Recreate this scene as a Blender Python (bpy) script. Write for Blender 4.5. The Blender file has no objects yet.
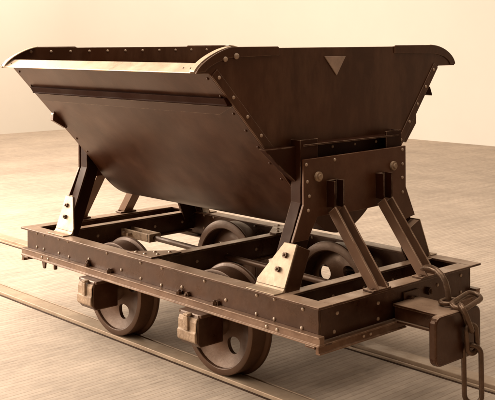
import bpy, bmesh, math, random
from mathutils import Vector, Matrix
random.seed(7)
S = bpy.context.scene
C = S.collection

# ------------------------------------------------------------------ camera
YAW = math.radians(42.634); ROLL = math.radians(0.312)
cam_d = bpy.data.cameras.new('camera'); cam = bpy.data.objects.new('camera', cam_d); C.objects.link(cam)
v = Vector((-math.cos(YAW), math.sin(YAW), 0)); r = Vector((math.sin(YAW), math.cos(YAW), 0)); up = Vector((0, 0, 1))
xc = r * math.cos(ROLL) - up * math.sin(ROLL); yc = up * math.cos(ROLL) + r * math.sin(ROLL)
m = Matrix((xc, yc, -v)).transposed().to_4x4(); m.translation = (4.192, -2.354, 1.3134)
cam.matrix_world = m
cam_d.sensor_fit = 'HORIZONTAL'; cam_d.sensor_width = 36; cam_d.lens = 70.03
cam_d.shift_y = -0.3193; cam_d.clip_start = 0.05; cam_d.clip_end = 200
S.camera = cam

# ------------------------------------------------------------------ light (a shop hall: windows at left, skylight overhead, plus an added wall fill)
w = bpy.data.worlds.new('World'); S.world = w; w.use_nodes = True
bg = w.node_tree.nodes['Background']; bg.inputs[0].default_value = (1.0, 0.68, 0.44, 1); bg.inputs[1].default_value = 0.19

def area(name, loc, target, sx, sy, power, col):
    d = bpy.data.lights.new(name, 'AREA'); d.shape = 'RECTANGLE'; d.size = sx; d.size_y = sy
    d.energy = power; d.color = col
    o = bpy.data.objects.new(name, d); C.objects.link(o); o.location = loc
    o.rotation_euler = (Vector(target) - Vector(loc)).to_track_quat('-Z', 'Y').to_euler()
    return o
WARM = (1.0, 0.895, 0.765)
area('window_light', (-2.9, -3.7, 2.1), (0.8, -0.2, 0.4), 4.5, 3.2, 430, WARM)
area('window_light_rear', (-4.0, -0.9, 2.5), (0.6, 0.0, 0.0), 3.2, 3.2, 500, WARM)
area('skylight_front', (0.9, -0.1, 5.2), (1.0, 0.1, 0.0), 5.0, 5.0, 350, WARM)
area('wall_fill_light', (-6.0, 2.4, 5.0), (-8.3, 4.4, 0.9), 6.0, 4.0, 520, WARM)  # added fill lamp out of view, brightens the wall

S.view_settings.view_transform = 'Standard'; S.view_settings.look = 'None'
S.view_settings.exposure = 0.08; S.view_settings.gamma = 1.0; S.view_settings.use_curve_mapping = False
S.render.engine = 'CYCLES'; S.cycles.max_bounces = 8

# ------------------------------------------------------------------ materials
def mat(name, col, rough, metal=0.0, spec=0.5, tint=None, var=0.25, vscale=6.0, rvar=0.12, bump=0.0, bscale=60.0, dust=None, dustamt=0.0, settle=None, settleamt=0.0, wear_glint=None, glintamt=0.0, glintr=0.004, stretch=None):
    M = bpy.data.materials.new(name); M.use_nodes = True
    nt = M.node_tree; N = nt.nodes; K = nt.links
    b = N['Principled BSDF']
    tc = N.new('ShaderNodeTexCoord')
    n1 = N.new('ShaderNodeTexNoise'); n1.inputs['Scale'].default_value = vscale; n1.inputs['Detail'].default_value = 7; n1.inputs['Roughness'].default_value = 0.62
    K.new(tc.outputs['Object'], n1.inputs['Vector'])
    ramp = N.new('ShaderNodeMapRange'); ramp.inputs[1].default_value = 0.3; ramp.inputs[2].default_value = 0.7
    ramp.inputs[3].default_value = 1 - var; ramp.inputs[4].default_value = 1 + var
    K.new(n1.outputs['Fac'], ramp.inputs[0])
    mul = N.new('ShaderNodeVectorMath'); mul.operation = 'SCALE'; mul.inputs[0].default_value = col
    K.new(ramp.outputs[0], mul.inputs['Scale'])
    out = mul.outputs[0]
    if dust:
        n2 = N.new('ShaderNodeTexNoise'); n2.inputs['Scale'].default_value = vscale * 3.1; n2.inputs['Detail'].default_value = 9; n2.inputs['Roughness'].default_value = 0.7
        if stretch:
            mpp = N.new('ShaderNodeMapping'); mpp.inputs['Scale'].default_value = stretch; K.new(tc.outputs['Object'], mpp.inputs['Vector']); K.new(mpp.outputs[0], n2.inputs['Vector'])
        else: K.new(tc.outputs['Object'], n2.inputs['Vector'])
        r2 = N.new('ShaderNodeMapRange'); r2.inputs[1].default_value = 0.45; r2.inputs[2].default_value = 0.8; r2.inputs[3].default_value = 0; r2.inputs[4].default_value = dustamt
        K.new(n2.outputs['Fac'], r2.inputs[0])
        mx = N.new('ShaderNodeMix'); mx.data_type = 'RGBA'; mx.inputs['B'].default_value = (*dust, 1)
        K.new(r2.outputs[0], mx.inputs['Factor']); K.new(out, mx.inputs['A']); out = mx.outputs['Result']
    if wear_glint:        # pale edge lines: rubbed paint and painted-in edge highlights
        bv = N.new('ShaderNodeBevel'); bv.samples = 4; bv.inputs['Radius'].default_value = glintr
        ge2 = N.new('ShaderNodeNewGeometry'); dt = N.new('ShaderNodeVectorMath'); dt.operation = 'DOT_PRODUCT'
        K.new(bv.outputs[0], dt.inputs[0]); K.new(ge2.outputs['True Normal'], dt.inputs[1])
        r6 = N.new('ShaderNodeMapRange'); r6.inputs[1].default_value = .995; r6.inputs[2].default_value = .90; r6.inputs[3].default_value = 0; r6.inputs[4].default_value = glintamt
        K.new(dt.outputs['Value'], r6.inputs[0])
        n6 = N.new('ShaderNodeTexNoise'); n6.inputs['Scale'].default_value = 22; n6.inputs['Detail'].default_value = 4; K.new(tc.outputs['Object'], n6.inputs['Vector'])
        r7 = N.new('ShaderNodeMapRange'); r7.inputs[1].default_value = .38; r7.inputs[2].default_value = .6; K.new(n6.outputs['Fac'], r7.inputs[0])
        m6 = N.new('ShaderNodeMath'); m6.operation = 'MULTIPLY'; K.new(r6.outputs[0], m6.inputs[0]); K.new(r7.outputs[0], m6.inputs[1])
        m7 = N.new('ShaderNodeMix'); m7.data_type = 'RGBA'; m7.inputs['B'].default_value = (*wear_glint, 1)
        K.new(m6.outputs[0], m7.inputs['Factor']); K.new(out, m7.inputs['A']); out = m7.outputs['Result']
    if settle:      # dust that has settled on level faces
        ge = N.new('ShaderNodeNewGeometry'); sz = N.new('ShaderNodeSeparateXYZ'); K.new(ge.outputs['True Normal'], sz.inputs[0])
        r4 = N.new('ShaderNodeMapRange'); r4.inputs[1].default_value = .75; r4.inputs[2].default_value = .97; r4.inputs[3].default_value = 0; r4.inputs[4].default_value = settleamt
        K.new(sz.outputs['Z'], r4.inputs[0])
        mm = N.new('ShaderNodeMath'); mm.operation = 'MULTIPLY'; K.new(r4.outputs[0], mm.inputs[0]); K.new(ramp.outputs[0], mm.inputs[1])
        m5 = N.new('ShaderNodeMix'); m5.data_type = 'RGBA'; m5.inputs['B'].default_value = (*settle, 1)
        K.new(mm.outputs[0], m5.inputs['Factor']); K.new(out, m5.inputs['A']); out = m5.outputs['Result']
    K.new(out, b.inputs['Base Color'])
    n3 = N.new('ShaderNodeTexNoise'); n3.inputs['Scale'].default_value = vscale * 1.7; n3.inputs['Detail'].default_value = 6
    K.new(tc.outputs['Object'], n3.inputs['Vector'])
    rr = N.new('ShaderNodeMapRange'); rr.inputs[1].default_value = 0.3; rr.inputs[2].default_value = 0.7
    rr.inputs[3].default_value = max(0.03, rough - rvar); rr.inputs[4].default_value = rough + rvar
    K.new(n3.outputs['Fac'], rr.inputs[0]); K.new(rr.outputs[0], b.inputs['Roughness'])
    b.inputs['Metallic'].default_value = metal; b.inputs['Specular IOR Level'].default_value = spec
    if tint: b.inputs['Specular Tint'].default_value = (*tint, 1)
    if bump:
        nb = N.new('ShaderNodeTexNoise'); nb.inputs['Scale'].default_value = bscale; nb.inputs['Detail'].default_value = 5
        K.new(tc.outputs['Object'], nb.inputs['Vector'])
        bp = N.new('ShaderNodeBump'); bp.inputs['Strength'].default_value = bump; bp.inputs['Distance'].default_value = 0.004
        K.new(nb.outputs['Fac'], bp.inputs['Height']); K.new(bp.outputs[0], b.inputs['Normal'])
    return M

TINT = (1.0, 0.66, 0.46)
TREST = mat('trestle_paint', (0.058, 0.0185, 0.0072), 0.42, wear_glint=(0.42, 0.28, 0.19), glintamt=0.85, glintr=0.0024, spec=0.55, tint=TINT, var=0.3, vscale=3.0, rvar=0.06, bump=0.06, bscale=60, dust=(0.15, 0.075, 0.042), dustamt=0.5)
DARK = mat('black_paint', (0.022, 0.005, 0.0014), 0.58, wear_glint=(0.5, 0.34, 0.23), glintamt=0.9, glintr=0.0024, spec=0.22, tint=TINT, var=0.3, vscale=6)
PLATE = mat('plate_paint', (0.040, 0.0115, 0.0040), 0.36, wear_glint=(0.38, 0.25, 0.17), glintamt=0.8, glintr=0.0022, spec=0.6, tint=TINT, var=0.35, vscale=2.6, rvar=0.08, bump=0.06, bscale=14, dust=(0.15, 0.07, 0.038), dustamt=0.6, stretch=(1, 1, .35))
FLAT = mat('flat_bar_paint', (0.030, 0.0086, 0.0030), 0.36, wear_glint=(0.6, 0.44, 0.31), glintamt=1.0, glintr=0.0018, spec=0.33, tint=TINT, var=0.25, vscale=3.0, rvar=0.03)
PAINT = mat('tub_paint', (0.030, 0.0086, 0.0030), 0.34, spec=0.33, tint=TINT, var=0.35, vscale=2.4, rvar=0.06, bump=0.04, bscale=120, dust=(0.11, 0.052, 0.029), dustamt=0.5, stretch=(1, 1, .3))
FRAME = mat('frame_paint', (0.031, 0.0096, 0.0034), 0.34, wear_glint=(0.42, 0.28, 0.19), glintamt=0.9, glintr=0.0028, settle=(0.33, 0.215, 0.145), settleamt=0.8, spec=0.55, tint=TINT, var=0.3, vscale=7.0, rvar=0.12, bump=0.2, bscale=30, dust=(0.10, 0.05, 0.029), dustamt=0.4)
PALE = mat('rim_glare_paint', (0.60, 0.47, 0.34), 0.36, metal=0.3, spec=0.6, tint=TINT, var=0.1, vscale=9, bump=0.1, bscale=40, dust=(0.3, 0.19, 0.12), dustamt=0.35)  # pale colour stands in for light reflected off the dark gloss rim
CAST = mat('cast_iron', (0.060, 0.027, 0.0135), 0.46, spec=0.5, tint=TINT, var=0.2, vscale=9, bump=0.15, bscale=90, dust=(0.035, 0.015, 0.007), dustamt=0.5)
BOXM = mat('axle_box_iron', (0.34, 0.235, 0.155), 0.55, spec=0.5, tint=TINT, var=0.3, vscale=14, bump=0.5, bscale=90, dust=(0.10, 0.055, 0.03), dustamt=0.7)
WORN = mat('worn_edge_paint', (0.125, 0.066, 0.038), 0.42, wear_glint=(0.5, 0.36, 0.26), glintamt=0.9, glintr=0.003, spec=0.6, tint=TINT, var=0.25, vscale=7.0, rvar=0.12, bump=0.2, bscale=30, dust=(0.30, 0.19, 0.125), dustamt=0.6)
WORN2 = mat('scuffed_edge_paint', (0.10, 0.048, 0.025), 0.42, wear_glint=(0.42, 0.29, 0.2), glintamt=0.9, glintr=0.003, spec=0.6, tint=TINT, var=0.25, vscale=7.0, rvar=0.12, bump=0.2, bscale=30, dust=(0.26, 0.16, 0.10), dustamt=0.6)
RIVET = mat('rivet_glint', (0.34, 0.235, 0.165), 0.3, spec=0.8, tint=(1, .85, .7), var=0.3, vscale=30)  # pale colour stands in for highlights on the painted heads
CHAIN = mat('worn_chain_steel', (0.10, 0.056, 0.034), 0.36, metal=0.35, spec=0.7, tint=(1, .8, .6), var=0.35, vscale=25, bump=0.3, bscale=120)
STIFF = mat('stiffener_shade', (0.020, 0.0046, 0.0012), 0.7, spec=0.08, tint=TINT, var=0.2, vscale=5)  # near-black: the lip's shadow on the ridge put into its colour
RAIL = mat('rail_steel', (0.36, 0.262, 0.18), 0.42, spec=0.5, tint=TINT, var=0.22, vscale=5, bump=0.3, bscale=50, dust=(0.22, 0.13, 0.08), dustamt=0.6)
GUSS = mat('foot_plate_glare', (0.37, 0.28, 0.195), 0.42, metal=0.2, spec=0.6, tint=TINT, var=0.2, vscale=12, bump=0.15, bscale=60, dust=(0.16, 0.085, 0.045), dustamt=0.5)  # pale colour stands in for window light caught by the foot plates
PROP = mat('prop_paint', (0.15, 0.082, 0.050), 0.45, wear_glint=(0.7, 0.52, 0.38), glintamt=1.0, glintr=0.0032, spec=0.45, tint=TINT, var=0.3, vscale=9, dust=(0.15, 0.08, 0.045), dustamt=0.4)
BADGE = mat('badge_plate', (0.33, 0.225, 0.165), 0.4, spec=0.5, var=0.2, vscale=30)

def wall_material():
    M = mat('distempered_backdrop', (0.70, 0.640, 0.560), 0.9, spec=0.1, var=0.02, vscale=0.8, rvar=0.03)
    return M

def floor_material():
    M = bpy.data.materials.new('strip_wood_floor'); M.use_nodes = True
    nt = M.node_tree; N = nt.nodes; K = nt.links; b = N['Principled BSDF']
    tc = N.new('ShaderNodeTexCoord')
    sep = N.new('ShaderNodeSeparateXYZ'); K.new(tc.outputs['Object'], sep.inputs[0])
    # boards run across the track (along Y); brick texture with rows along X
    com = N.new('ShaderNodeCombineXYZ'); K.new(sep.outputs['Y'], com.inputs[0]); K.new(sep.outputs['X'], com.inputs[1])
    br = N.new('ShaderNodeTexBrick'); K.new(com.outputs[0], br.inputs['Vector'])
    br.inputs['Scale'].default_value = 1.0; br.inputs['Brick Width'].default_value = 2.6; br.inputs['Row Height'].default_value = 0.029
    br.inputs['Mortar Size'].default_value = 0.0030; br.inputs['Mortar Smooth'].default_value = 0.35; br.offset = 0.37
    br.inputs['Color1'].default_value = (0.93, 0.93, 0.93, 1); br.inputs['Color2'].default_value = (1.06, 1.06, 1.06, 1); br.inputs['Mortar'].default_value = (0.88, 0.85, 0.82, 1)
    # grain stretched along Y
    mp = N.new('ShaderNodeMapping'); mp.inputs['Scale'].default_value = (46, 3.2, 1); K.new(tc.outputs['Object'], mp.inputs['Vector'])
    g = N.new('ShaderNodeTexNoise'); g.inputs['Scale'].default_value = 1; g.inputs['Detail'].default_value = 8; g.inputs['Roughness'].default_value = 0.65; K.new(mp.outputs[0], g.inputs['Vector'])
    gr = N.new('ShaderNodeMapRange'); gr.inputs[1].default_value = .3; gr.inputs[2].default_value = .7; gr.inputs[3].default_value = .90; gr.inputs[4].default_value = 1.07; K.new(g.outputs['Fac'], gr.inputs[0])
    # dirt blotches and scuffs
    d1 = N.new('ShaderNodeTexNoise'); d1.inputs['Scale'].default_value = 1.6; d1.inputs['Detail'].default_value = 9; d1.inputs['Roughness'].default_value = .68; K.new(tc.outputs['Object'], d1.inputs['Vector'])
    dr = N.new('ShaderNodeMapRange'); dr.inputs[1].default_value = .35; dr.inputs[2].default_value = .68; dr.inputs[3].default_value = .80; dr.inputs[4].default_value = 1.08; K.new(d1.outputs['Fac'], dr.inputs[0])
    mp2 = N.new('ShaderNodeMapping'); mp2.inputs['Scale'].default_value = (9, 3, 1); K.new(tc.outputs['Object'], mp2.inputs['Vector'])
    d2 = N.new('ShaderNodeTexNoise'); d2.inputs['Scale'].default_value = 2.0; d2.inputs['Detail'].default_value = 6; d2.inputs['Roughness'].default_value = .6; K.new(mp2.outputs[0], d2.inputs['Vector'])
    d2r = N.new('ShaderNodeMapRange'); d2r.inputs[1].default_value = .62; d2r.inputs[2].default_value = .78; d2r.inputs[3].default_value = 1.0; d2r.inputs[4].default_value = .62; K.new(d2.outputs['Fac'], d2r.inputs[0])
    m1 = N.new('ShaderNodeMath'); m1.operation = 'MULTIPLY'; K.new(gr.outputs[0], m1.inputs[0]); K.new(dr.outputs[0], m1.inputs[1])
    m2 = N.new('ShaderNodeMath'); m2.operation = 'MULTIPLY'; K.new(m1.outputs[0], m2.inputs[0]); K.new(d2r.outputs[0], m2.inputs[1])
    mp3 = N.new('ShaderNodeMapping'); mp3.inputs['Scale'].default_value = (30, 16, 1); K.new(tc.outputs['Object'], mp3.inputs['Vector'])
    d3 = N.new('ShaderNodeTexNoise'); d3.inputs['Scale'].default_value = 1.0; d3.inputs['Detail'].default_value = 8; d3.inputs['Roughness'].default_value = .7; K.new(mp3.outputs[0], d3.inputs['Vector'])
    d3r = N.new('ShaderNodeMapRange'); d3r.inputs[1].default_value = .35; d3r.inputs[2].default_value = .7; d3r.inputs[3].default_value = 1.09; d3r.inputs[4].default_value = .85; K.new(d3.outputs['Fac'], d3r.inputs[0])
    m3 = N.new('ShaderNodeMath'); m3.operation = 'MULTIPLY'; K.new(m2.outputs[0], m3.inputs[0]); K.new(d3r.outputs[0], m3.inputs[1]); m2 = m3
    sc = N.new('ShaderNodeVectorMath'); sc.operation = 'SCALE'; K.new(br.outputs['Color'], sc.inputs[0]); K.new(m2.outputs[0], sc.inputs['Scale'])
    mu = N.new('ShaderNodeVectorMath'); mu.operation = 'MULTIPLY'; mu.inputs[1].default_value = (0.455, 0.362, 0.285); K.new(sc.outputs[0], mu.inputs[0])
    K.new(mu.outputs[0], b.inputs['Base Color'])
    b.inputs['Roughness'].default_value = 0.62; b.inputs['Specular IOR Level'].default_value = 0.3; b.inputs['Specular Tint'].default_value = (*TINT, 1)
    add = N.new('ShaderNodeMath'); add.operation = 'MULTIPLY_ADD'; add.inputs[1].default_value = 0.35; K.new(g.outputs['Fac'], add.inputs[0])
    inv = N.new('ShaderNodeMath'); inv.operation = 'SUBTRACT'; inv.inputs[0].default_value = 1; K.new(br.outputs['Fac'], inv.inputs[1]); K.new(inv.outputs[0], add.inputs[2])
    bp = N.new('ShaderNodeBump'); bp.inputs['Strength'].default_value = .5; bp.inputs['Distance'].default_value = .003; K.new(add.outputs[0], bp.inputs['Height']); K.new(bp.outputs[0], b.inputs['Normal'])
    return M
JOINT = mat('grime_filled_joint', (0.045, 0.022, 0.011), 0.8, spec=0.2, var=0.4, vscale=12)
WALL = wall_material(); FLOOR = floor_material()

# ------------------------------------------------------------------ mesh helpers
L, W, H = 1.980, 0.950, 0.4215          # under-frame length, width, height of its top above the floor
ROOT = Vector((L / 2, W / 2, 0))

class MB:
    """collects shapes given in frame coordinates (z = 0 at the frame top)"""
    def __init__(s): s.v = []; s.f = []
    def add(s, vs, fs):
        o = len(s.v); s.v += [tuple(p) for p in vs]; s.f += [tuple(i + o for i in f) for f in fs]; return s
    def box(s, x0, x1, y0, y1, z0, z1):
        return s.add([(x0,y0,z0),(x1,y0,z0),(x1,y1,z0),(x0,y1,z0),(x0,y0,z1),(x1,y0,z1),(x1,y1,z1),(x0,y1,z1)],
                     [(0,3,2,1),(4,5,6,7),(0,1,5,4),(1,2,6,5),(2,3,7,6),(3,0,4,7)])
    def prism(s, poly, ax, a, b):
        """poly of 2-D points extruded along axis ax from a to b; poly in the other two axes' order"""
        def P(p, t): return {'x': (t, p[0], p[1]), 'y': (p[0], t, p[1]), 'z': (p[0], p[1], t)}[ax]
        n = len(poly)
        ar = sum(poly[i][0]*poly[(i+1)%n][1]-poly[(i+1)%n][0]*poly[i][1] for i in range(n))
        if (ar < 0) != (ax == 'y'): poly = poly[::-1]
        vs = [P(p, a) for p in poly] + [P(p, b) for p in poly]
        fs = [tuple(range(n))[::-1], tuple(range(n, 2*n))] + [(i, (i+1)%n, n+(i+1)%n, n+i) for i in range(n)]
        if b < a: fs = [f[::-1] for f in fs]
        return s.add(vs, fs)
    def strip(s, pts, t, ax, a, b, side=1):
        """a bent plate: 2-D polyline pts given thickness t (to its left if side=1), extruded along ax"""
        n = len(pts); off = []
        for i in range(n):
            d = []
            if i > 0: d.append((Vector(pts[i]) - Vector(pts[i-1])).normalized())
            if i < n-1: d.append((Vector(pts[i+1]) - Vector(pts[i])).normalized())
            nn = sum((Vector((-q.y, q.x)) for q in d), Vector((0, 0))).normalized()
            k = 1 / max(.5, nn.dot(Vector((-d[0].y, d[0].x))))
            off.append(tuple(Vector(pts[i]) + nn * t * k * side))
        return s.prism(list(pts) + off[::-1], ax, a, b)
    def tube(s, path, rad, n=10, closed=False):
        P = [Vector(p) for p in path]; N = len(P); rings = []
        prev = None
        for i in range(N):
            if closed: t = (P[(i+1)%N] - P[i-1]).normalized()
            else: t = (P[min(i+1, N-1)] - P[max(i-1, 0)]).normalized()
            if prev is None:
                a = t.cross(Vector((0, 0, 1)));  a = a if a.length > .1 else t.cross(Vector((1, 0, 0)))
            else: a = prev - t * prev.dot(t)
            a.normalize(); prev = a; b = t.cross(a)
            rr = rad[i] if isinstance(rad, (list, tuple)) else rad
            rings.append([P[i] + (a*math.cos(2*math.pi*k/n) + b*math.sin(2*math.pi*k/n))*rr for k in range(n)])
        vs = [p for q in rings for p in q]; fs = []
        for i in range(N if closed else N-1):
            j = (i+1) % N
            sh = 0
            if closed and j == 0:
                sh = min(range(n), key=lambda q: (rings[0][q]-rings[i][0]).length)
            for k in range(n):
                fs.append((i*n+k, i*n+(k+1)%n, j*n+(k+1+sh)%n, j*n+(k+sh)%n))
        if not closed: fs += [tuple(range(n))[::-1], tuple((N-1)*n+k for k in range(n))]
        return s.add(vs, fs)
    def cyl(s, c, ax, a, b, rad, n=16):
        d = {'x': Vector((1,0,0)), 'y': Vector((0,1,0)), 'z': Vector((0,0,1))}[ax]
        return s.tube([Vector(c)+d*a, Vector(c)+d*b], rad, n)
    def dome(s, c, nrm, rad, h=None, n=12):
        """a rivet head"""
        h = h or rad*.7; nrm = Vector(nrm).normalized(); a = nrm.orthogonal().normalized(); b = nrm.cross(a); c = Vector(c)
        vs = []; fs = []
        prof = [(1.0, -0.1), (1.0, .12), (.86, .55), (.5, .9)]
        for rr, hh in prof:
            for k in range(n):
                t = 2*math.pi*k/n; vs.append(c + (a*math.cos(t)+b*math.sin(t))*rad*rr + nrm*h*hh)
        vs.append(c + nrm*h)
        for i in range(len(prof)-1):
            for k in range(n): fs.append((i*n+k, i*n+(k+1)%n, (i+1)*n+(k+1)%n, (i+1)*n+k))
        o = (len(prof)-1)*n
        for k in range(n): fs.append((o+k, o+(k+1)%n, len(prof)*n))
        return s.add(vs, fs)
    def nut(s, c, nrm, rad, h, rot=0):
        nrm = Vector(nrm).normalized(); a = nrm.orthogonal().normalized(); b = nrm.cross(a); c = Vector(c); n = 6
        vs = [c + (a*math.cos(2*math.pi*k/n+rot)+b*math.sin(2*math.pi*k/n+rot))*rad + nrm*t for t in (-.1*h, h) for k in range(n)]
        s.add(vs, [tuple(range(6))[::-1], tuple(range(6, 12))] + [(k, (k+1)%6, 6+(k+1)%6, 6+k) for k in range(6)])
        return s.dome(c + nrm*h, nrm, rad*.55, rad*.5, 8)
    def mirror_x(s, cx=L/2):
        q = MB(); q.v = [(2*cx-p[0], p[1], p[2]) for p in s.v]; q.f = [f[::-1] for f in s.f]; return q
    def mirror_y(s, cy=W/2):
        q = MB(); q.v = [(p[0], 2*cy-p[1], p[2]) for p in s.v]; q.f = [f[::-1] for f in s.f]; return q
    def build(s, name, material, parent=None, bevel=0.0, smooth=False, world=False, origin=None):
        me = bpy.data.meshes.new(name)
        o3 = Vector((0,0,0)) if world else ROOT - Vector((0,0,H))
        if origin is not None: o3 = Vector(origin)
        me.from_pydata([tuple(Vector(p) - o3) for p in s.v], [], s.f); me.update()
        me.materials.append(material)
        ob = bpy.data.objects.new(name, me); C.objects.link(ob)
        if parent: ob.parent = parent
        if bevel:
            md = ob.modifiers.new('bevel', 'BEVEL'); md.width = bevel; md.segments = 2; md.limit_method = 'ANGLE'; md.angle_limit = math.radians(35); md.harden_normals = False
        if smooth:
            for p in me.polygons: p.use_smooth = True
            me.set_sharp_from_angle(angle=math.radians(42))
        return ob
def rivets(parent, items, name='rivet_heads', material=None):
    q = MB()
    for c, n, rd in items: q.dome(c, n, rd*.8)
    o = q.build(name, material or RIVET, parent, smooth=True); o['kind'] = 'stuff'; return o
def sweep(section, path, a_axis):
    """sweep a 2-D section (a along a_axis, b along the in-plane normal) along a 3-D path that lies in a plane normal to a_axis"""
    A = {'x': Vector((1,0,0)), 'y': Vector((0,1,0))}[a_axis]
    P = [Vector(p) for p in path]; n = len(section); q = MB(); vs = []
    for i in range(len(P)):
        d = []
        if i > 0: d.append((P[i]-P[i-1]).normalized())
        if i < len(P)-1: d.append((P[i+1]-P[i]).normalized())
        ns = [A.cross(t) for t in d]; nn = sum(ns, Vector()).normalized(); k = 1/max(.4, nn.dot(ns[0]))
        vs += [P[i] + A*a + nn*b*k for a, b in section]
    fs = [tuple(range(n))[::-1], tuple((len(P)-1)*n+k for k in range(n))]
    for i in range(len(P)-1):
        for k in range(n): fs.append((i*n+k, i*n+(k+1)%n, (i+1)*n+(k+1)%n, (i+1)*n+k))
    q.add(vs, fs)
    return q
def fix_normals(ob):
    bm = bmesh.new(); bm.from_mesh(ob.data); bmesh.ops.recalc_face_normals(bm, faces=bm.faces); bm.to_mesh(ob.data); bm.free(); return ob

# ------------------------------------------------------------------ the setting
def structure(ob, label=None):
    ob['kind'] = 'structure'
    if label: ob['label'] = label
    return ob
structure(MB().add([(-60,-60,0),(60,-60,0),(60,60,0),(-60,60,0)], [(0,1,2,3)]).build('floor', FLOOR, world=True), 'pale strip-wood workshop floor')
# backdrop: two faces of the hall joined by a rounded corner
pl = [(-8.45, -30.0), (-8.45, 5.6)]
for k in range(1, 16):
    t = math.pi - k*(math.pi/2)/16
    pl.append((-8.45+2.4+2.4*math.cos(t), 5.6+2.4*math.sin(t)))
pl += [(-6.05, 8.0), (30.0, 8.0)]
bd = MB().strip(pl, 0.12, 'z', 0.0, 5.2, side=1).build('wall', WALL, world=True, smooth=False)
fix_normals(bd)
for p in bd.data.polygons: p.use_smooth = True
bd.data.set_sharp_from_angle(angle=math.radians(30))
structure(bd, 'plain cream wall behind the wagon')
# rails, let into the floor: running head, flange groove and check strip
def rail(y_out, sgn):
    q = MB()
    a, b = sorted((y_out, y_out + sgn*0.074)); q.box(-14, 12, a, b, -0.05, 0.0165)
    a, b = sorted((y_out + sgn*0.096, y_out + sgn*0.104)); q.box(-14, 12, a, b, -0.05, 0.010)
    a, b = sorted((y_out + sgn*0.0745, y_out + sgn*0.0955)); q.box(-14, 12, a, b, -0.05, 0.0012)
    o = q.build('rail', RAIL, world=True, bevel=0.0025); structure(o)
    for y0_, y1_ in ((-.012, -.0005), (.1045, .1165)):
        a, b = sorted((y_out + sgn*y0_, y_out + sgn*y1_)); MB().box(-14, 12, a, b, -.02, .0015).build('joint', JOINT, o, world=True)
    return o
rail(0.098, 1)['label'] = 'near steel rail let into the floor under the wagon'
rail(W-0.098, -1)['label'] = 'far steel rail let into the floor under the wagon'

# ------------------------------------------------------------------ the wagon
wagon = bpy.data.objects.new('tip_wagon', None); C.objects.link(wagon); wagon.location = ROOT; wagon.empty_display_size = 0.3
wagon['label'] = 'dark riveted steel tipping wagon with a V-shaped tub standing on rails'; wagon['category'] = 'wagon'

# --- under-frame
FT, FW = 0.009, 0.066        # flange thickness and width
def side_beam():
    q = MB()
    q.box(0.0, L, 0.0, FW, -FT, 0.0)                        # top flange
    q.box(0.012, L-0.03, 0.030, 0.039, -0.127, -FT-0.0003)  # web
    q.box(0.0, L, 0.031, FW, -0.1355, -0.1273)                # bottom flange, inner half
    return q
def edge_bar():
    return MB().prism([(0.0,-.1355),(0.0,-.1300),(0.0045,-.1290),(0.0060,-.1075),(0.001,-.1065),(0.001,-.101),(0.0297,-.101),(0.0297,-.1355)], 'x', 0.0, L-.002)
near_web = [(0.103,-.020),(0.168,-.020),(0.103,-.087),(0.167,-.087),(0.301,-.085),(0.387,-.089),(0.379,-.019),(0.301,-.019),(0.552,-.072),(0.693,-.023),(0.801,-.078),
            (1.08,-.092),(1.084,-.022),(1.213,-.075),(1.352,-.026),(1.476,-.076),(1.643,-.094),(1.736,-.093),(1.646,-.025),(1.737,-.022),(1.872,-.096),(1.878,-.029),(0.94,-.09),(0.94,-.024)]
near_fl = [0.19, 0.246, 1.722, 1.775]
sb = side_beam().build('side_beam', FRAME, wagon, bevel=0.002)
rivets(sb, [((x, .030, z), (0,-1,0), .0095) for x, z in near_web])
eg = edge_bar().build('edge_bar', WORN, sb, bevel=.0015)
q = MB()
for x in near_fl: q.dome((x, .0055, -.118), (0,-1,.06), .0075)
q.build('bar_rivets', RIVET, sb, smooth=True)['kind'] = 'stuff'
q = MB()
for x in (0.557, 0.722, 1.209, 1.423): q.nut((x, .018, -.101), (0,0,1), .013, .012, random.random()); 
for x in (0.549, 0.727, 1.253, 1.431): q.nut((x, .030, -.088 + random.uniform(-.01,.01)), (0,-1,0), .013, .012, random.random())
q.build('flange_nuts', CAST, sb)['kind'] = 'stuff'
sb2 = side_beam().mirror_y().build('side_beam', FRAME, wagon, bevel=0.002)
edge_bar().mirror_y().build('edge_bar', WORN, sb2, bevel=.0015)
rivets(sb2, [((x, W-.030, z), (0,1,0), .0095) for x, z in near_web] + [((x, W-.039, z), (0,-1,0), .0095) for x, z in near_web])
# a small pin and bracket under the near flange
MB().prism([(0.188, -.1356), (0.222, -.1356), (0.214, -.168), (0.200, -.168)], 'y', 0.004, 0.014).build('safety_lug', CAST, sb, bevel=.002)
MB().cyl((0.285, .02, -.15), 'z', -.012, .0145, .009).build('pin', CAST, sb, bevel=.002)

def end_beam():
    q = MB()
    y0, y1 = FW+.0005, W-FW-.0005
    q.box(L-FW, L, y0, y1, -FT, -0.0004)
    q.box(L-.039, L-.030, 0.0394, W-.0394, -0.1268, -FT-.0006)
    q.box(L-FW, L-.0205, 0.0, W, -0.1445, -0.1360)
    return q
def end_bar(y0, y1):
    return MB().prism([(L,-.161),(L,-.1555),(L-.0045,-.1545),(L-.006,-.1335),(L-.001,-.1325),(L-.001,-.1270),(L-.0202,-.1270),(L-.0202,-.161)], 'y', y0, y1)
end_riv = [(0.108,-.108),(0.343,-.110),(0.124,-.046),(0.344,-.053),(0.853,-.038),(0.852,-.105),(0.70,-.05)]
eb = end_beam().build('end_beam', FRAME, wagon, bevel=.002)
rivets(eb, [((L-.030, y, z), (1,0,0), .0095) for y, z in end_riv])
fix_normals(end_bar(.004,.470).build('end_bar', WORN2, eb, bevel=.0015)); fix_normals(end_bar(.590,W-.004).build('end_bar', WORN2, eb, bevel=.0015))
rivets(eb, [((L-.0055, y, -.144), (1,0,.06), .0075) for y in (.235, .272)])
q = MB().box(L-.030, L-.020, .485, .575, -.158, -.040)
bp = q.build('buffer_bracket', FRAME, wagon, bevel=.003)
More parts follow.
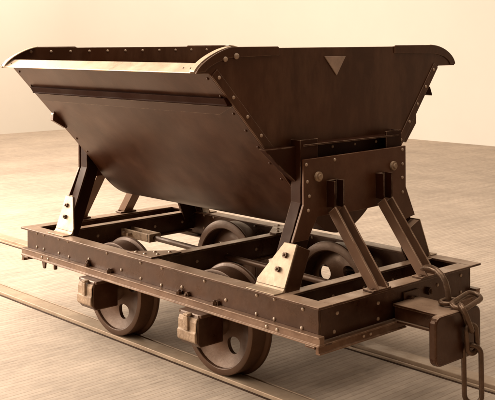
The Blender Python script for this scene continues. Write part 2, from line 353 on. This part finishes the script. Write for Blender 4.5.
q = MB().nut((L-.020, .517, -.068), (1,0,0), .013, .012).nut((L-.020, .517, -.135), (1,0,0), .013, .012).nut((L-.030, .640, -.062), (1,0,0), .016, .014)
q.build('bracket_nuts', CAST, bp)['kind'] = 'stuff'
eb2 = end_beam().mirror_x().build('end_beam', FRAME, wagon, bevel=.002)
fix_normals(end_bar(.004,W-.004).mirror_x().build('end_bar', WORN2, eb2, bevel=.0015))
rivets(eb2, [((.030, y, z), (-1,0,0), .0095) for y, z in end_riv] + [((.039, y, z), (1,0,0), .0095) for y, z in end_riv])

def cross_beam(x0, x1, zt=-.0012, depth=.105):
    q = MB()
    q.box(x0, x1, FW+.001, W-FW-.001, zt-.008, zt)
    xm = (x0+x1)/2
    q.box(xm-.004, xm+.004, .040, W-.040, zt-depth+.008, zt-.0085)
    q.box(x0, x1, FW+.001, W-FW-.001, zt-depth, zt-depth+.0078)
    return q
for x0, x1 in ((L-1.790, L-1.742), (0.950, 1.000), (1.742, 1.790)):
    cb = cross_beam(x0, x1).build('cross_beam', FRAME, wagon, bevel=.002)
    xm = (x0+x1)/2
    rivets(cb, [((xm+.004, y, -.055), (1,0,0), .0095) for y in (.12, .30, .475, .65, .83)] + [((xm-.004, y, -.055), (-1,0,0), .0095) for y in (.12, .30, .475, .65, .83)])
    if x0 == 0.950:
        for my in (0, 1):
            g = MB().prism([(x0-.12, FW-.03), (x1+.004, FW-.03), (x1+.004, FW+.13), (x0+.01, FW+.13)], 'z', .0006, .0066)
            rv = [(x0-.075, FW-.012), (x0-.02, FW-.008), (x0+.025, FW+.025), (x0-.02, FW+.045), (x0+.025, FW+.09)]
            if my: g = g.mirror_y()
            go = g.build('gusset_plate', FRAME, cb, bevel=.0015)
            rivets(cb, [((x, (W-y) if my else y, .0066), (0,0,1), .010) for x, y in rv])

# --- draw rod along the middle with a fork at its left end
q = MB().tube([(0.40, .475, -.056), (1.90, .475, -.072)], .0135, 12)
dr = q.build('draw_rod', CAST, wagon, smooth=True)
q = MB().box(.215, .44, .440, .452, -.075, -.035).box(.215, .44, .498, .510, -.075, -.035).box(.43, .452, .440, .510, -.075, -.035).cyl((.30, .475, -.055), 'y', -.06, .06, .010).cyl((.245,.475,-.055),'y',-.05,.05,.008)
q.build('rod_fork', BOXM, dr, bevel=.003)

# --- wheels, axles, axle boxes
WR = 0.2045; ZC = -H + 0.0165 + WR - 0.0005
def wheel_mesh(holes=5):
    """wheel about the origin, axle along Y, outer face towards -Y; disc with cored holes"""
    q = MB(); n = 60
    # tyre lathe: (radius, y)
    prof = [(.176,.010),(.178,.002),(.180,.000),(.199,.000),(.2025,.0015),(WR-.0005,.005),(WR,.070),(WR+.003,.074),(WR+.0115,.079),(WR+.0145,.085),(WR+.0125,.092),(.204,.098),(.182,.098),(.178,.094),(.176,.080)]
    vs = []; fs = []; k = len(prof)
    for i in range(n):
        t = 2*math.pi*i/n
        vs += [(rr*math.cos(t), yy, rr*math.sin(t)) for rr, yy in prof]
    for i in range(n):
        j = (i+1) % n
        for a in range(k):
            b = (a+1) % k
            fs.append((i*k+a, i*k+b, j*k+b, j*k+a))
    q.add(vs, fs)
    return q
def disc_mesh(holes=5, rot=0.0):
    q = MB(); r0, r1, rc, rh = .045, .1775, .104, .033
    hs = 24
    # each sector between hole centres: grid of quads from hole edge to sector border
    for hI in range(holes):
        t0 = 2*math.pi*hI/holes + rot; half = math.pi/holes
        inner = [(rc*math.cos(t0)+rh*1.12*math.cos(a)*-math.sin(t0)+rh*math.sin(a)*math.cos(t0),
                  rc*math.sin(t0)+rh*1.12*math.cos(a)*math.cos(t0)+rh*math.sin(a)*math.sin(t0)) for a in [2*math.pi*k/hs for k in range(hs)]]
        outer = []
        for k in range(hs):
            a = 2*math.pi*k/hs; u_, v_ = math.cos(a), math.sin(a)      # u tangential, v radial
            mx = max(abs(u_), abs(v_)); u_, v_ = u_/mx, v_/mx
            t = t0 + u_*half; rr = (r0+r1)/2 + v_*(r1-r0)/2
            outer.append((rr*math.cos(t), rr*math.sin(t)))
        mid = [((i[0]*.55+o[0]*.45), (i[1]*.55+o[1]*.45)) for i, o in zip(inner, outer)]
        def yy(p, back):
            rad = math.hypot(*p); base = .012 + .020*math.sin(max(0, min(1, (rad-r0)/(r1-r0)))*math.pi)
            return base + (.016 if back else 0)
        vs = [];
        for ring in (inner, mid, outer):
            for p in ring: vs.append((p[0], yy(p, False), p[1]))
        for ring in (inner, mid, outer):
            for p in ring: vs.append((p[0], yy(p, True), p[1]))
        fs = []
        for k in range(hs):
            j = (k+1) % hs
            for a in (0, 1):
                fs.append((a*hs+k, (a+1)*hs+k, (a+1)*hs+j, a*hs+j))
                fs.append((3*hs+a*hs+k, 3*hs+a*hs+j, 3*hs+(a+1)*hs+j, 3*hs+(a+1)*hs+k))
            fs.append((k, j, 3*hs+j, 3*hs+k))
        q.add(vs, fs)
    return q
def hub_mesh():
    q = MB(); prof = [(.0, -.03), (.026, -.03), (.029, -.026), (.046, .004), (.056, .022), (.056, .046), (.046, .085), (.036, .10), (.0, .10)]
    n = 32; vs = []; fs = []; k = len(prof)
    for i in range(n):
        t = 2*math.pi*i/n; vs += [(rr*math.cos(t), yy, rr*math.sin(t)) for rr, yy in prof]
    for i in range(n):
        j = (i+1) % n
        for a in range(k-1): fs.append((i*k+a, i*k+a+1, j*k+a+1, j*k+a))
    return q.add(vs, fs)
wm = None
for wx in (0.640, 1.342):
    for yf, rz in ((0.100, 0), (W-0.100, math.pi)):
        t = fix_normals(wheel_mesh().build('wheel', CAST, wagon, origin=(0,0,0), smooth=False)) if wm is None else None
        if wm is None:
            for p in t.data.polygons: p.use_smooth = True
            t.data.set_sharp_from_angle(angle=math.radians(30))
            hub = fix_normals(hub_mesh().build('hub', CAST, t, origin=(0,0,0), smooth=True))
            d = fix_normals(disc_mesh(4, math.radians(-52)).build('disc', CAST, t, origin=(0,0,0), smooth=True))
            bmd = bmesh.new(); bmd.from_mesh(d.data); bmesh.ops.remove_doubles(bmd, verts=bmd.verts, dist=1e-5); bmd.to_mesh(d.data); bmd.free()
            wm = (t, hub, d)
        else:
            t = wm[0].copy(); C.objects.link(t); t.parent = wagon
            for ch in wm[1:]:
                c2 = ch.copy(); C.objects.link(c2); c2.parent = t
        t.location = Vector((wx, yf, ZC + H)) - ROOT
        t.rotation_euler = (0, {(.64,0):.33,(1.342,0):.0,(.64,math.pi):.5,(1.342,math.pi):.0}[(wx,rz)] if rz == 0 else 0, rz)
for wx in (0.640, 1.342):
    MB().cyl((wx, W/2, ZC), 'y', -.50, .50, .024, 20).build('axle', CAST, wagon, smooth=True)
def axle_box(wx):
    q = MB(); a = .056
    q.prism([(-.037,-.1358),(.085,-.1358),(.085,-.262),(-.030,-.262),(-.045,-.245),(-.045,-.165)], 'x', wx-a, wx+a)
    return q
for wx in (0.640, 1.342):
    for my in (0, 1):
        q = axle_box(wx); f = MB()
        f.box(wx-.068, wx+.068, -.036, .085, -.1480, -.1357)
        pn = MB().prism([(-.0452,-.244),(-.0452,-.166),(-.0375,-.150),(-.0450,-.150),(-.0510,-.166),(-.0510,-.200),(-.0560,-.204),(-.0560,-.236),(-.0510,-.242)], 'x', wx-.054, wx+.054)
        sp = MB().box(wx-.013, wx+.013, -.0600, -.0512, -.200, -.146).box(wx-.013, wx+.013, -.0600, .010, -.146, -.1362)
        if my: q, f, pn, sp = q.mirror_y(), f.mirror_y(), pn.mirror_y(), sp.mirror_y()
        ab = q.build('axle_box', FRAME, wagon, bevel=.005)
        f.build('mounting_plate', CAST, ab, bevel=.002)
        fix_normals(pn.build('cover', BOXM, ab, bevel=.003))
        sp.build('strap', BOXM, ab, bevel=.003)

# --- trestles (one at each end): plate, two legs, two raking props, foot gussets
def trestle(mirror):
    mx = (lambda q: q.mirror_x()) if mirror else (lambda q: q)
    sx = -1 if mirror else 1
    fx = (lambda x: L-x) if mirror else (lambda x: x)
    plate = [(.177,.460),(.774,.466),(.774,.300),(.833,.178),(.752,.165),(.700,.243),(.63,.243),(.475,.238),(.32,.243),(.250,.243),(.198,.165),(.118,.165),(.177,.295)]
    p = mx(MB().prism(plate, 'x', 1.732, 1.742)).build('trestle_plate', TREST, wagon, bevel=.0015)
    rivets(p, [((fx(1.742), y, z), (sx,0,0), .0085) for y, z in [(.191,.441),(.196,.378),(.206,.324),(.200,.272),(.752,.452),(.752,.394),(.750,.339),(.752,.280),(.345,.446)]])
    q = MB()
    for y in (.252, .690): q.cyl((1.742, y, .392), 'x', -.02, .010, .0185, 20); q.cyl((1.752, y, .392), 'x', 0, .007, .011, 14)
    mx(q).build('pivot_bolts', BOXM, p, bevel=.002)['kind'] = 'stuff'
    # legs: angle section, outside corner towards the near side / outwards
    t = .008
    sec = [(0,0),(-.050,0),(-.050,t),(-t,t),(-t,.095),(0,.095)]   # a along X (0 = outer face), b in plane
    for my in (0, 1):
        yb = .068 if (mirror and not my) else .052
        path = [(1.722, .180, .530), (1.722, .180, .300), (1.722, yb, .002)]
        lg = sweep(sec, path, 'x')
        if my: lg = lg.mirror_y()
        lo = fix_normals(mx(lg).build('leg', DARK, wagon, bevel=.0015))
        # foot gusset on the leg's outer face: bright bent plate
        e = .0015
        zt, zb = .163, .004
        def yl(z): return yb + (.180-yb)*(z-.002)/.298 - e
        g = MB(); th = .006
        f = [(1.620, zb+.012), (1.620, zb+.026), (1.704, zt), (1.766, zt), (1.766, zb+.012)]
        vs = [(x, yl(z)-th, z) for x, z in f] + [(x, yl(z), z) for x, z in f]; n = len(f)
        g.add(vs, [tuple(range(n)), tuple(range(n, 2*n))[::-1]] + [(i, n+i, n+(i+1)%n, (i+1)%n) for i in range(n)])
        # rolled toe down to the frame
        toe = [(yl(.0155)-th, .0155), (yl(.0155)-th-.004, .008), (yl(.0155)-th-.011, .0045), (yb-.052, .0045), (yb-.052, .0008), (yl(.0155), .0008), (yl(.0155), .0155)]
        g.prism(toe, 'x', 1.6202, 1.7658)
        if my: g = g.mirror_y()
        go = fix_normals(mx(g).build('foot_gusset', GUSS, lo, bevel=.0015))
        fa = sweep([(.0004,.001),(.043,.001),(.043,.072),(.0004,.072)], [(1.722, yl(.160)+e, .160), (1.722, yb, .002)], 'x')  # gusset's side return, painted dark to stand in for its shaded face
        if my: fa = fa.mirror_y()
        fix_normals(mx(fa).build('shaded_gusset_return', FRAME, lo, bevel=.0015))
        b = MB()
        for x, z in ((1.728, .122), (1.712, .072)): b.nut((x, yl(z)-th, z), (0,-1,.33), .011, .010, .3)
        if my: b = b.mirror_y()
        mx(b).build('gusset_bolts', FRAME, lo)['kind'] = 'stuff'
    # props: angle irons from the plate down to the end beam
    ta = .007; wd = .042
    wf = .056
    secp = [(0,0),(ta,0),(ta,wd-ta),(wf-ta,wd-ta),(wf-ta,0),(wf,0),(wf,wd),(0,wd)]    # a along Y, b: 0 = front
    for y0 in (.298, .582):
        tb = [(1.7425+wd, y0, .374), (1.7425+wd, y0, .272)]
        pr_ = fix_normals(mx(sweep(secp, [(1.7425+wd, y0, .279), (1.992, y0, .010)], 'y')).build('prop', PROP, wagon, bevel=.0012))
        fix_normals(mx(sweep([(a_+.0006 if a_ in (0, wf-ta) else a_-.0006, b_+.0006) for a_, b_ in secp], tb, 'y')).build('prop_head', DARK, pr_, bevel=.0012))
        ft = MB().box(1.935, 1.986, y0-.022, y0+.078, .0005, .0085)
        fo = mx(ft).build('prop_foot', FRAME, pr_, bevel=.002)
        b = MB().nut((1.968, y0+.067, .0085), (0,0,1), .012, .011).dome((1.968, y0-.011, .0085), (0,0,1), .010)
        mx(b).build('foot_bolts', CAST, pr_)['kind'] = 'stuff'
        rivets(pr_, [((fx(1.7425+ta-.0006), y0+.028, .345), (sx,0,0), .008)])
    return p
trestle(False); trestle(True)

# --- the tub
X0, X1 = 0.312, 1.668
curve = [(-.213,.787),(.104,.446),(.205,.333),(.262,.262),(.318,.205),(.375,.166),(.435,.148),(.500,.152),(.560,.178),(.625,.222),(.690,.287),(.755,.358),(.864,.490),(1.104,.791)]
def smooth_curve(p):
    a_, b_ = Vector(p[0]), Vector(p[1]); c_, d_ = Vector(p[-1]), Vector(p[-2])
    out = [p[0], tuple(a_.lerp(b_, .03)), tuple(a_.lerp(b_, .96)), p[1]]
    for i in range(1, len(p)-2):
        for k in range(1, 5):
            t = k/4; a, b, c, d = p[max(i-1,1)], p[i], p[i+1], p[min(i+2, len(p)-2)]
            out.append(tuple(.5*((2*b[j])+(-a[j]+c[j])*t+(2*a[j]-5*b[j]+4*c[j]-d[j])*t*t+(-a[j]+3*b[j]-3*c[j]+d[j])*t**3) for j in (0,1)))
    return out + [tuple(d_.lerp(c_, .04)), tuple(d_.lerp(c_, .97)), p[-1]]
prof = smooth_curve(curve)
tub = fix_normals(MB().strip(prof, .006, 'x', X0+.0085, X1-.0085, side=1).build('tub_trough', PAINT, wagon, smooth=False))
for pgn in tub.data.polygons: pgn.use_smooth = len(pgn.vertices) == 4 and abs(pgn.normal.x) < .1
tub.data.set_sharp_from_angle(angle=math.radians(30))
tub['label'] = 'riveted sheet-steel trough of the tub'
# near / far side frames: point on side and outward normal
NS, NE = Vector((-.213,.787)), Vector((.104,.446)); FS, FE = Vector((1.104,.791)), Vector((.864,.490))
def side_pt(near, z):
    a, b = (NS, NE) if near else (FS, FE); t = (a.y-z)/(a.y-b.y); p = a.lerp(b, t); return p
def side_n(near):
    a, b = (NS, NE) if near else (FS, FE); d = (b-a).normalized(); n = Vector((d.y, -d.x))
    if (n.x < 0) != near: n = -n
    return n
for near in (True, False):
    nrm = side_n(near); items = []
    z = .765
    while z > .36:
        p = side_pt(near, z) + nrm*.0005
        for x in (X0+.028, X1-.028): items.append(((x, p.x, p.y), (0, nrm.x, nrm.y), .0075))
        z -= .064
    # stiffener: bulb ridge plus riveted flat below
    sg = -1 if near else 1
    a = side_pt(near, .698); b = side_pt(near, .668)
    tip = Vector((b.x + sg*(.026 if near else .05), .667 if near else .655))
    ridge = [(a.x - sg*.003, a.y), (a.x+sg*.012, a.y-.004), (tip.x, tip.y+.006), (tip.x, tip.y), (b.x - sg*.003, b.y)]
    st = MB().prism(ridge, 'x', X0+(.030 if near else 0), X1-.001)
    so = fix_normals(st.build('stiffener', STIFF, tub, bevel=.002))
    c = side_pt(near, .666); d = side_pt(near, .633)
    fl = MB().prism([tuple(c), tuple(d), tuple(d+nrm*.0045), tuple(c+nrm*.0045)], 'x', X0+.012, X1-.006)
    for i_, p_ in enumerate(fl.v):
        if p_[0] > 1 and p_[2] < .648: fl.v[i_] = (X1-.105, p_[1], p_[2])
    fo = fix_normals(fl.build('stiffener_flat', FLAT, tub))
    rivets(tub, items, material=PAINT if near else RIVET)
    # rim bar along the side: outward-sloping bright lip
    s0 = (NS if near else FS); ty = -.265 if near else 1.215
    lip = [(s0.x - sg*.002, .7850), (ty, .7850), (ty, .7885), (ty - sg*.050, .8190), (ty - sg*.058, .8180), (s0.x - sg*.010, .7975)]
    lo = fix_normals(MB().prism(lip, 'x', X0+.0005, X1-.0355).build('rim_lip', PALE, tub, bevel=.0015))
    rivets(tub, [((x, ty - sg*.022, .8015), (0, sg*.52, .85), .005) for x in (X1-.06, X1-.10, X0+.05)], material=CAST)

def ell(cy, sgn, ry=.167, rz=.0845, n=12, drop=0.0):
    ex = 1.42 if sgn < 0 else 1.75        # flattened corner curve of the ear
    return [(cy+sgn*(ry-drop)*math.cos(math.pi/2*k/n)**(2/ex), .789+(rz-drop)*math.sin(math.pi/2*k/n)**(2/ex)) for k in range(n+1)]
def end_outline(topz=.8695):
    near_arc = [(-.213,.7835),(-.267,.7835)] + ell(-.10,-1,rz=.083) + [(.02,.872),(.115,.871),(.125,topz)]
    far_arc = [(.79,topz),(.80,.871),(.98,.872)] + ell(1.05,1,rz=.083)[::-1] + [(1.217,.7835),(1.100,.7835)]
    bot = [p for p in prof[1:-1]]
    return near_arc + far_arc + bot[::-1]
for e in (0, 1):
    xo, xi = (X1, X1-.008) if e else (X0, X0+.008)
    sx = 1 if e else -1
    ep = fix_normals(MB().prism(end_outline(), 'x', min(xo, xi), max(xo, xi)).build('end_plate', PLATE, wagon, bevel=.0015))
    items = []
    # edge angle along both slopes
    for near in (True, False):
        nrm = side_n(near); sgn = 1 if near else -1
        a, b = side_pt(near, .775), side_pt(near, .40); off = -nrm*.034
        q = MB().prism([tuple(a - nrm*.001), tuple(b - nrm*.001), tuple(b+off), tuple(a+off)], 'x', xo, xo+sx*.0045)
        fix_normals(q.build('edge_angle', PLATE, ep, bevel=.0015))
        z = .755
        while z > .40:
            p = side_pt(near, z) - nrm*.020; items.append(((xo+sx*.0045, p.x, p.y), (sx,0,0), .0085)); z -= .0715
        # clip on the slope beside the trestle
        zt_, zb_ = (.572, .500) if near else (.585, .480)
        a, b = side_pt(near, zt_), side_pt(near, zb_)
        ol = .030
        q = MB().prism([tuple(a - nrm*.002), tuple(a + nrm*ol*.25 - Vector((0, .002))), tuple(a.lerp(b, .22) + nrm*ol), tuple(b + nrm*(.006 if near else ol*.8)), tuple(b - nrm*.002)], 'x', xo-sx*.002, xo-sx*.026)
        if near != bool(e): fix_normals(q.build('edge_clip', PLATE, ep, bevel=.002))
        # bright rim flange running up the ear
        arc = ell(-.10,-1,rz=.0832,ry=.1672) if near else ell(1.05,1,rz=.0832,ry=.1672)
        q = MB().strip(arc, .004, 'x', xi+(-sx)*.0002, xi-sx*.026, side=1 if near else -1)
        rf = fix_normals(q.build('rim_flange', PALE, ep, bevel=.001))
        # thick strap riveted round the ear
        if near: band = ell(-.10,-1,rz=.0857,ry=.169) + [(.118,.8747),(.124,.871),(.124,.842)] + ell(-.10,-1,drop=.036)[::-1]
        else: band = ell(1.05,1,rz=.0857,ry=.169) + [(.799,.8747),(.793,.871),(.793,.842)] + ell(1.05,1,drop=.036)[::-1]
        q = MB().prism(band, 'x', xo, xo+sx*.005)
        eo = fix_normals(q.build('ear_strap', PLATE, ep, bevel=.002))
        q = MB()
        if near:
            q.dome((xo+sx*.005, -.088, .842), (sx,0,0), .0115); q.dome((xo+sx*.005, -.140, .832), (sx,0,0), .0095)
            q.build('ear_bolts', RIVET, ep)['kind'] = 'stuff'
    for k in range(11): items.append(((xi - sx*.0, -.122+k*.104, .852), (-sx,0,0), .009))
    rivets(ep, items)
    # top cap flat between straps
    # bottom angle iron of the end plate (sits above the trestle plate)
    q = MB().box(min(xo, xo+sx*.058), max(xo, xo+sx*.058), .195, .755, .506, .5125).box(*sorted((xo+sx*.006, xo+sx*.013)), .205, .745, .440, .5055)
    ba = q.build('end_angle', DARK, ep, bevel=.0015)
    rivets(ep, [((xo+sx*.013, y, .487), (sx,0,0), .008) for y in (.27, .40, .53, .66)])
    # rocker block between end plate and legs
    q = MB().prism([(.02,.505),(.205,.505),(.215,.462),(.30,.40),(.20,.36),(.12,.42)] if e else [(.085,.505),(.205,.505),(.215,.462),(.30,.40),(.235,.36),(.16,.42)], 'x', xo+sx*.001, xo+sx*.030)
    fix_normals(q.build('rocker_block', DARK, ep, bevel=.003))
    if e:
        tri = [(.368,.835),(.489,.833),(.437,.760)]
        fix_normals(MB().prism(tri, 'x', xo+.0002, xo+.005).build('triangular_plate', BADGE, ep, bevel=.001))['label'] = 'pale triangular plate on the end of the tub'

# --- buffer and hook at the right end
def rrect(y0, y1, z0, z1, rad, n=5):
    out = []
    for cy, cz, a0 in ((y1-rad, z1-rad, 0), (y0+rad, z1-rad, 90), (y0+rad, z0+rad, 180), (y1-rad, z0+rad, 270)):
        for k in range(n+1):
            t = math.radians(a0 + 90*k/n); out.append((cy+rad*math.cos(t), cz+rad*math.sin(t)))
    return out
q = MB().prism(rrect(.358, .628, -.236, -.062, .030), 'x', 2.162, 2.194)
bf = q.build('buffer', FRAME, wagon, bevel=.007)
q = MB().box(L-.0195, 2.1615, .415, .565, -.076, -.066).box(L-.0195, 2.1615, .425, .435, -.124, -.0765).box(L-.0195, 2.1615, .545, .555, -.124, -.0765).box(L-.0195, 2.1615, .415, .565, -.134, -.1245)
q.build('buffer_arm', FRAME, bf, bevel=.002)
pth = [(1.935,.600,.016),(1.955,.592,.030),(1.985,.580,.043),(2.02,.568,.049),(2.05,.560,.046),(2.075,.556,.033),(2.093,.553,.012),(2.104,.551,-.015),(2.109,.550,-.045),(2.109,.550,-.068)]
hk = MB().tube(pth, [.008,.009,.0105,.0115,.0115,.0115,.0115,.011,.011,.011], 12).build('coupling_hook', CHAIN, wagon, smooth=True)
def ring_path(c, ax1, ax2, la, rb, n=28):
    """stadium: half-length la of the straight part along ax1, bend radius rb"""
    c = Vector(c); a = Vector(ax1).normalized(); b = Vector(ax2); b = (b - a*b.dot(a)).normalized(); pts = []
    for k in range(n//2+1):
        t = -math.pi/2 + math.pi*k/(n//2); pts.append(c + a*(la + rb*math.cos(t)) + b*rb*math.sin(t))
    for k in range(n//2+1):
        t = math.pi/2 + math.pi*k/(n//2); pts.append(c + a*(-la + rb*math.cos(t)) + b*rb*math.sin(t))
    return pts
MB().tube(ring_path((2.112, .548, -.054), (0,1,0), (1,0,0), .012, .024), .008, 10, True).build('collar', CHAIN, hk, smooth=True)

# ------------------------------------------------------------------ the coupling chain hanging from the hook
chain = bpy.data.objects.new('coupling_chain', None); C.objects.link(chain); chain.location = (2.215, .54, 0); chain.empty_display_size = .1
chain['label'] = 'worn coupling chain with one long link hanging in front of the buffer'; chain['category'] = 'chain'
def link(c, a, b, la, rb, rad):
    o3 = Vector((2.215, .54, -H))
    return MB().tube(ring_path(c, a, b, la, rb), rad, 10, True).build('link', CHAIN, chain, smooth=True, origin=o3)
link((2.165, .580, -.048), (-.12, 1, .10), (1, .1, -.25), .052, .027, .0094)
link((2.214, .506, -.085), (.02, .55, -1), (.75, -.6, 0), .030, .023, .0094)
link((2.216, .537, -.165), (0, .10, -1), (.35, 1, 0), .030, .021, .0094)
link((2.216, .542, -.291), (0, .02, -1), (1, .6, 0), .074, .030, .0094)
